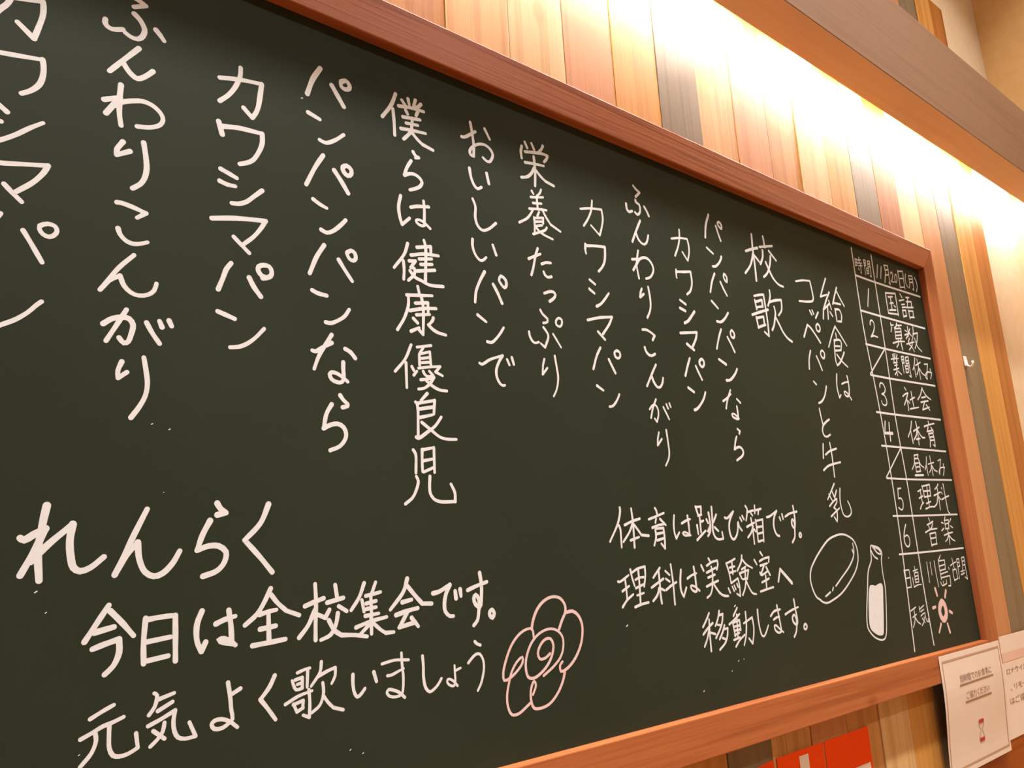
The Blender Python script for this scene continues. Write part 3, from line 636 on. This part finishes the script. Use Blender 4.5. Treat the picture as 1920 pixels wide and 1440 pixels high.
G T9 32 21860,-873 21870,-1105 21877,-1346;21858,-879 22156,-877! 22162,-1086 22140,-1334;21874,-1093 22151,-1080;21881,-1335 22144,-1323
G T9 30 22498,-805 22493,-893;22377,-923 22655,-890;22489,-905 22521,-965;22439,-973 22427,-1230;22452,-974 22655,-966! 22632,-1218;22445,-1067 22650,-1055;22443,-1149 22634,-1136;22429,-1224 22632,-1218;22290,-1094 22298,-1222 22309,-1339! 22537,-1295 22765,-1297
G T9 31 23289,-728 23279,-981 23270,-1268;23496,-737 23494,-1082;23759,-718 23761,-1054 23793,-1420
G T9 34 24222,-570 24074,-688;24041,-699 24029,-958 24036,-1240;24060,-725 24446,-716! 24404,-976;24033,-872 24427,-840;24043,-995 24408,-964;24035,-1093 24526,-1044;24054,-1192 24629,-1162! 24614,-1348 24576,-1444! 24430,-1435;23965,-1309 24032,-1399 24338,-1368! 24347,-1270;24131,-1294 24156,-1382
G T9 37 24628,-937 24653,-988
G T9 32 24766,-894 24971,-840 25188,-799;24956,-687 25006,-981;24891,-1000 24871,-1162 24901,-1314;24896,-1026 25121,-999! 25136,-1265;24886,-1314 25151,-1266
G T9 30 25261,-732 25268,-1019 25252,-1284;25279,-726 25423,-719! 25396,-936;25284,-828 25412,-821;25299,-944 25432,-925;25619,-702 25618,-933;25638,-696 25802,-683! 25789,-980 25802,-1328! 25657,-1256;25639,-806 25807,-787;25623,-921 25790,-903;25587,-970 25576,-1034;25426,-1090 25690,-1065;25581,-1021 25549,-1173;25405,-1178 25674,-1142
G Ta 33 21893,-1928 22206,-1851;22085,-1898 22085,-2046 22043,-2201 21903,-2341;21965,-2093 22194,-2032;22091,-2103 22203,-2227 22349,-2297
G Ta 31 22416,-1855 22406,-1993;22417,-1925 22688,-1842;22475,-1987 22651,-1943;22434,-2098 22614,-2044 22697,-2039! 22686,-2143 22731,-2239 22798,-2279 22872,-2263! 22827,-2201;22492,-2161 22632,-2288;22621,-2137 22567,-2248 22425,-2344
P sun 94 23550,-1459 23607,-1643
P sun 90 24205,-1556 24082,-1718
P sun 80 23222,-1953 23396,-1937
P sun 82 24230,-2123 24385,-2178
P sun 75 23571,-2401 23378,-2606
P sun 92 23971,-2443 24043,-2664
P sun 174 23846,-1840 23667,-1952 23606,-2090 23672,-2250 23787,-2308 23955,-2227 24010,-2087 23971,-1928 23846,-1840
G bread 50 17547,-1331 17385,-1254 17267,-1079 17216,-852 17289,-632 17478,-452 17750,-252 18237,25 18612,114 18896,138 19166,91 19421,-28 19533,-215 19513,-499 19341,-734 18981,-993 18517,-1237 18098,-1361 17784,-1414 17576,-1361 17498,-1309
G bread 43 19359,-97 19377,-250 19311,-410 19221,-507 18991,-677 18661,-857 18294,-1059;18171,-1090 18116,-1153;18013,-1184 17786,-1264;19296,-248 19334,-330
G bottle 45 20271,-177 20224,-259 20186,-528 19956,-785 19800,-1162 19518,-2096 19634,-2264 19883,-2416 20207,-2479 20359,-2414 20570,-1827 20698,-1218 20677,-863 20716,-529 20784,-384 20687,-264 20314,-178;20348,-211 20563,-376 20733,-403 20674,-306 20392,-212;20233,-301 20362,-452 20517,-521
F milk 0 19904,-1169 20061,-1148 20204,-1173 20369,-1136 20524,-1135 20573,-1190 20482,-1616 20346,-2112 20247,-2353 20070,-2366 19874,-2307 19663,-2168 19631,-2027
G O 44 11021,801 11022,734 10944,527 10694,191;10964,472 10992,405 10993,261 10989,80;11329,782 11347,559 11346,325 11337,69;11118,482 11327,547 11547,594;11330,497 11230,352 11045,175;11375,484 11474,384 11555,290! 11761,272;11247,199 11485,254
G O 45 12005,793 12039,754 12058,678;11802,579 12002,627 12258,696;12016,589 11986,513;11886,420 12057,461 12258,484;12133,581 12285,464;11967,375 11967,236 11898,88;11970,400 12207,408! 12218,205 12201,22! 12106,113;11995,298 12175,320;11998,179 12179,212
G O 44 12564,648 12525,454 12532,299 12569,202! 12678,315;12777,489 12920,540 13052,571;12978,638 12990,447 12992,263;12980,250 12834,254 12778,294 12844,318 13022,249
G O 46 13263,817 13330,629;13273,810 13437,817! 13421,655;13320,635 13432,655;13366,588 13363,308;13375,508 13477,533;13256,443 13271,270;13219,152 13363,241 13520,331;13670,694 13691,490 13659,302 13579,223;13581,559 13624,484;13595,316 13680,422;13791,809 13774,516 13761,313 13818,190 13923,147 14085,156! 14064,293;13922,651 13805,502;13831,393 13942,316
G O 46 14209,587 14284,574 14526,712! 14425,596 14341,458 14328,285 14383,158 14447,133 14548,200 14624,337 14655,500 14685,395 14769,311;14751,581 14797,510;14838,616 14885,545
G O 43 14992,829 15042,769 15018,650 14962,520;15048,698 15263,733;15167,673 15220,625;15337,841 15313,672;15326,732 15566,768;15463,732 15435,647;14966,384 15097,423 15251,469;15146,566 15170,375 15170,19;15195,398 15107,269 14962,160;15222,326 15275,277;15316,528 15326,324 15325,62;15321,504 15582,537! 15558,320 15535,56;15357,371 15551,386;15349,228 15544,254;15346,62 15532,92
G O 49 15753,584 15854,595 16167,717! 16048,581 15994,434 16006,287 16073,188 16167,161;16258,573 16288,504;16375,641 16397,540
G O 48 16499,589 16674,651 17001,700;16866,828 16883,650 16865,422 16818,321 16732,398 16740,486 16784,524 16839,460 16818,271 16783,121 16664,6
G O 50 17038,210 17075,164 17026,109 16987,141 16999,191 17038,210
G Q 41 10821,-519 10864,-527 11113,-423;11009,-481 11023,-669 11024,-844;10917,-696 11104,-615;10891,-970 11014,-863 11197,-768;11170,-327 11198,-462 11253,-624;11208,-383 11368,-321 11572,-291! 11565,-462 11509,-650;11385,-362 11384,-672 11372,-938;11282,-517 11393,-483 11516,-480;11278,-665 11499,-609;11299,-795 11487,-763;11221,-996 11392,-960 11595,-940
G Q 43 11994,-337 11903,-409 11787,-505;11715,-683 11908,-604 12070,-541;11953,-402 11956,-606 11951,-810 11967,-983;11926,-706 11862,-824 11729,-925;11988,-721 12079,-757;12147,-401 12258,-479;12142,-545 12249,-603;12320,-285 12344,-630 12342,-1032;12129,-750 12287,-678 12444,-625
G Q 44 12612,-404 12559,-642 12567,-810 12628,-908! 12729,-747;12790,-577 12919,-526 13082,-491;13015,-365 13035,-564 13039,-756 13044,-831 12974,-837 12879,-778 12870,-724 12940,-723 13037,-767 13132,-831
G Q 43 13514,-224 13559,-281;13258,-349 13321,-455;13436,-363 13611,-299 13800,-274! 13803,-363 13751,-449;13413,-498 13584,-452 13720,-415;13577,-386 13600,-519 13568,-702 13541,-809 13467,-923 13349,-980;13441,-597 13668,-550;13367,-766 13576,-714 13757,-675;13608,-737 13684,-829 13762,-911! 13881,-973 14046,-996
G Q 40 14089,-343 14152,-525 14188,-739;14108,-344 14249,-311 14403,-266;14288,-307 14279,-565;14187,-437 14365,-418;14187,-538 14385,-515;14186,-750 14435,-664! 14465,-812 14454,-1024! 14347,-972;14074,-843 14123,-935;14212,-819 14262,-911;14283,-801 14325,-882;14385,-773 14410,-842;14660,-208 14617,-332 14444,-512;14655,-288 14784,-397 14989,-482;14606,-492 14755,-442;14512,-566 14571,-672;14532,-567 14841,-515! 14765,-694;14726,-486 14694,-701;14605,-696 14767,-683;14709,-725 14649,-880 14545,-1008;14717,-737 14806,-890 14905,-999 15032,-1025
G Q 44 15343,-164 15412,-237;15094,-318 15167,-415;15283,-355 15439,-309 15657,-282! 15624,-388;15295,-450 15566,-409;15431,-450 15291,-619;15254,-594 15286,-642 15529,-584;15507,-489 15619,-660;15285,-799 15561,-733;15449,-662 15437,-919;15194,-984 15430,-953 15691,-923
G Q 45 15908,-818 16033,-550! 16444,-898
G Q 67 16069,-588 16428,-873
G S 43 13356,-1275 13249,-1399 13123,-1520;13110,-1662 13276,-1553 13440,-1473;13336,-1394 13316,-1632 13308,-1989;13318,-1557 13222,-1749 13114,-1887;13345,-1648 13489,-1687;13684,-1263 13613,-1418 13516,-1537;13659,-1345 13794,-1330! 13742,-1493 13629,-1637 13497,-1764;13584,-1518 13690,-1540;13810,-1551 13732,-1672 13610,-1801;13785,-1626 13910,-1612! 13871,-1763 13783,-1882 13587,-1994;13712,-1785 13816,-1821
G S 41 14297,-1246 14142,-1398;13978,-1547 14175,-1467 14353,-1376;14259,-1382 14238,-1616 14216,-1849;14095,-1525 14136,-1789;14118,-1527 14330,-1493! 14339,-1691;14125,-1606 14333,-1599;14133,-1685 14341,-1678;14117,-1774 14283,-1738;14077,-1861 14289,-1830;14120,-1995 14254,-1892 14458,-1795;14568,-1354 14556,-1593 14499,-1825 14408,-1993;14467,-1571 14781,-1479! 14802,-1668 14765,-1852 14702,-1991! 14593,-1881
G S 42 15002,-1342 14995,-1551 15017,-1742 15064,-1868 15132,-1895 15219,-1829 15336,-1690
G S 43 15462,-1510 15607,-1425 15844,-1402;15558,-1594 15681,-1556 15785,-1551;15735,-1310 15765,-1521 15793,-1746 15794,-1857 15687,-1874 15574,-1808 15555,-1724 15620,-1716 15753,-1811 15867,-1878
G S 45 16025,-1522 16251,-1463 16560,-1409;16425,-1233 16442,-1450 16469,-1680 16433,-1776 16301,-1708 16284,-1607 16363,-1557 16426,-1634 16410,-1817 16354,-1939 16269,-2015
G S 48 16784,-1794 16825,-1855 16757,-1906 16696,-1872 16727,-1803 16784,-1794
G R 76 1699,842 1670,635 1646,353 1675,27;1466,491 1501,466 1593,526 1701,587! 1606,339 1493,90;1585,231 1740,413 1971,631! 1952,454 1970,278 2006,150 2074,107 2176,141 2312,256
G R 67 2759,799 2620,486 2521,240 2437,47;2437,47 2551,255 2671,409! 2696,216 2767,63 2866,8 2963,36 3075,149 3154,292
G R 71 3594,869 3642,796 3707,750! 3598,724;3510,652 3425,485 3361,293! 3501,341 3626,337 3719,263 3704,139 3616,37 3441,-24
G R 70 4269,860 4164,617 3957,400! 4152,192 4329,-17
G U 63 2393,-288 2283,-468 2162,-667;2412,-353 2541,-491 2672,-648;2259,-576 2459,-532;2247,-753 2370,-712 2519,-672! 2526,-822 2472,-957 2387,-1039
G U 59 2797,-466 2785,-723 2796,-972;2814,-483 2983,-465 3131,-461! 3141,-727 3150,-982;2817,-734 3082,-704;2834,-945 3065,-915
G U 62 3444,-436 3389,-584 3395,-786 3450,-909! 3499,-805;3616,-604 3721,-562 3856,-531;3773,-454 3805,-656 3818,-847;3836,-857 3710,-827 3656,-796 3727,-786 3864,-877
G U 59 4312,-224 4225,-396 4134,-531 3981,-653;4319,-303 4404,-409 4527,-519! 4706,-590;4169,-540 4286,-511 4393,-497;4286,-533 4297,-852;4178,-720 4384,-696;4083,-910 4291,-894 4518,-874
G U 58 4787,-483 4927,-437 5056,-400;4933,-206 4946,-450 4940,-701 4940,-928;4927,-540 4838,-726 4707,-876;4972,-607 5081,-656! 5141,-557;5228,-236 5254,-390;5108,-462 5348,-415;5280,-521 5400,-595;5266,-614 5238,-751 5159,-882 5016,-936;5134,-695 5212,-829 5317,-903! 5532,-924 5711,-960
G U 53 5673,-238 5593,-426 5468,-589;5635,-465 5667,-623;5857,-237 5790,-392;5698,-415 5933,-377;5776,-403 5786,-657;5704,-518 5859,-493;5709,-591 5858,-578;5687,-684 5899,-666;5540,-825 5770,-763 6027,-725;5778,-704 5781,-931;5741,-808 5601,-925;5826,-804 5937,-898 6008,-941! 6139,-942
G U 62 6381,-218 6316,-390 6088,-633;6378,-318 6511,-466 6630,-588! 6794,-600;6289,-544 6448,-518;6181,-714 6383,-669 6551,-645;6367,-692 6289,-809 6228,-889! 6499,-840;6441,-773 6551,-901
G U 65 6823,-455 6919,-442 7134,-352! 7064,-465 7025,-605 7036,-734 7114,-805 7179,-810;7228,-450 7240,-555;7321,-430 7333,-529
G U 61 7463,-452 7602,-408 7840,-348;7708,-205 7733,-389 7722,-576 7688,-721 7605,-674 7575,-579 7612,-529 7669,-599 7659,-785 7626,-914 7554,-980
G U 61 7921,-779 7962,-836 7922,-900 7872,-855 7875,-802 7921,-779
G V 43 2266,-1489 2375,-1432 2499,-1376;2181,-1684 2288,-1638 2401,-1584 2490,-1561 2608,-1519;2324,-1644 2337,-1720 2299,-1840 2193,-1964;2464,-1585 2466,-1705 2476,-1827 2517,-1907 2581,-1929 2673,-1918 2773,-1871! 2748,-1716
G V 45 2927,-1313 2957,-1337 2938,-1460 2878,-1543;2974,-1388 3150,-1340;2974,-1514 3134,-1436;2874,-1661 3012,-1607 3167,-1534! 3152,-1658 3166,-1758 3208,-1837 3290,-1866 3412,-1858! 3335,-1693;2934,-1724 3060,-1826;3053,-1652 3037,-1746 2981,-1822 2907,-1885
G V 49 3783,-1310 3814,-1479 3829,-1625 3848,-1740 3810,-1774 3725,-1821 3629,-1815 3596,-1760 3627,-1725 3712,-1718 3810,-1759 3910,-1841;3814,-1459 3939,-1399
G V 53 4379,-1304 4310,-1434 4196,-1565! 4290,-1684 4397,-1832
G V 42 4685,-1310 4777,-1283 4858,-1271;4827,-1306 4821,-1503;4613,-1399 4668,-1515 4753,-1505! 4753,-1374;4655,-1394 4753,-1374;4686,-1452 4753,-1439;4525,-1672 4705,-1596 4890,-1557;4633,-1682 4682,-1786;4633,-1693 4766,-1659! 4761,-1755;4682,-1786 4767,-1746;4846,-1540 4859,-1694 4853,-1878! 4767,-1837;5022,-1213 5003,-1339 4877,-1500;4978,-1392 5105,-1341 5222,-1310! 5222,-1412 5169,-1506;5041,-1478 5054,-1590 5003,-1748 4884,-1828;5054,-1646 5117,-1732 5194,-1810! 5336,-1859
G V 48 5486,-1434 5485,-1559 5510,-1677 5550,-1728 5604,-1701 5666,-1636;5807,-1440 5847,-1567
G V 40 5937,-1350 6045,-1333 6144,-1323 6373,-1346;6023,-1516 6085,-1516 6185,-1484 6287,-1452;6256,-1238 6261,-1374 6279,-1563 6271,-1711 6250,-1790 6159,-1813 6052,-1791 6009,-1741 6036,-1701 6108,-1718 6206,-1761 6295,-1840
G V 44 6609,-1320 6619,-1455 6618,-1615 6651,-1763 6716,-1825 6784,-1804 6864,-1746 6926,-1670
G V 36 7167,-1517 7171,-1639 7171,-1756 7149,-1800 7089,-1792 7031,-1745 7033,-1699 7073,-1697 7142,-1737 7209,-1808;7178,-1593 7276,-1566
G V 43 7559,-1217 7599,-1254 7662,-1281;7423,-1512 7505,-1442 7581,-1402 7644,-1409 7703,-1497 7713,-1611 7690,-1721 7641,-1843 7579,-1929
P flower 52 8713,-1143 8754,-1012 8850,-853 9008,-727 9206,-672 9379,-708 9479,-825 9480,-935 9390,-1067 9313,-1200
P flower 52 9512,-945 9648,-940 9776,-1022 9851,-1187 9815,-1435 9693,-1640 9546,-1777 9407,-1851 9297,-1868 9283,-1776 9342,-1722
P flower 43 8752,-1311 8723,-1144 8621,-1134 8455,-1193 8286,-1337 8154,-1553 8084,-1745 8096,-1852 8213,-1832 8376,-1738 8483,-1635 8490,-1549 8387,-1595 8258,-1738 8189,-1900 8139,-2077 8147,-2247 8216,-2369 8351,-2376 8514,-2302 8598,-2257
P flower 46 9381,-1893 9326,-2022 9204,-2184 9023,-2320 8833,-2364 8672,-2340 8621,-2218 8634,-2046 8703,-1940 8739,-2003 8667,-2138
P flower 42 9077,-1563 8977,-1619 8852,-1620 8818,-1527 8890,-1400 9001,-1329 9107,-1332 9163,-1429 9129,-1577 9032,-1715 8876,-1830 8706,-1896 8587,-1866 8547,-1730 8568,-1572 8686,-1364 8862,-1232 9077,-1177 9247,-1209 9368,-1313 9389,-1453 9318,-1628 9156,-1760 8913,-1886"""
LIFT = [0]
def depth():
    LIFT[0] = (LIFT[0] + 1) % 12
    k = YB - 0.00008 - LIFT[0] * 0.000012
    return lambda x, z: k
NAMES = {'tl': 'chalk_table_line', 'td': 'chalk_table_diagonal', 'bread': 'chalk_bread_drawing', 'bottle': 'chalk_bottle_drawing',
         'milk': 'chalk_milk_fill', 'sun': 'chalk_sun_drawing', 'flower': 'chalk_flower_drawing'}
LAB = {'bread': 'chalk outline of a bread roll', 'bottle': 'chalk outline of a milk bottle', 'milk': 'white milk filled in the drawn bottle',
       'sun': 'pink chalk sun', 'flower': 'pink chalk flower swirl'}
joined = {}
for ln in STROKES.strip().split('\n'):
    kind, grp, wd, body = ln.split(' ', 3)
    wd = int(wd) * (1.2e-4 if grp[0] in 'OQST' else 1.1e-4)
    keep = grp in ('bread', 'sun', 'flower', 'bottle')
    if keep:
        if grp not in joined: joined[grp] = (bmesh.new(), kind)
        bm = joined[grp][0]
    else:
        bm = bmesh.new()
    for st in body.split(';'):
        pts = []; runs = [pts]
        for t in st.split():
            c = t.endswith('!')
            x, z = (int(v) * 1e-4 for v in t.rstrip('!').split(','))
            pts.append((x, z))
            if c: pts = [(x, z)]; runs.append(pts)
        if kind == 'F':
            k = depth()
            bm.faces.new([bm.verts.new((p.x, k(0, 0), p.y)) for p in spline(runs[0] + runs[0][:1])[:-1]])
        else:
            for r_ in runs:
                if len(r_) > 1: ribbon(bm, r_, wd, depth(), grp not in ('tl', 'td'))
    if not keep:
        flat_obj(NAMES.get(grp, 'chalk_character'), bm, M['pink'] if kind == 'P' else M['chalk'], surf, LAB.get(grp))
for g, (bm, kind) in joined.items():
    flat_obj(NAMES[g], bm, M['pink'] if kind == 'P' else M['chalk'], surf, LAB[g])
# stray specks of chalk
bm = bmesh.new()
for x, z, r_ in ((0.1653, -0.0092, 0.00100), (0.1764, -0.0319, 0.00066), (0.2941, 0.1002, 0.00046), (0.2770, 0.1836, 0.00078), (0.2980, 0.1782, 0.00079), (0.4713, 0.6989, 0.00106), (1.0969, -0.1296, 0.00160), (1.4233, -0.1205, 0.00184), (1.4158, -0.2272, 0.00118), (1.3911, -0.2435, 0.00116), (1.2959, -0.2685, 0.00133), (2.1116, -0.0521, 0.00159), (1.4343, -0.2262, 0.00089), (0.5439, -0.2375, 0.00077), (0.5629, -0.2450, 0.00078), (0.2175, -0.1841, 0.00064)):
    ribbon(bm, [(x - r_, z - r_ * .6), (x + r_, z + r_ * .6)], r_ * 1.6, depth())
sp = flat_obj('chalk_specks', bm, M['chalk'], surf); sp['kind'] = 'stuff'
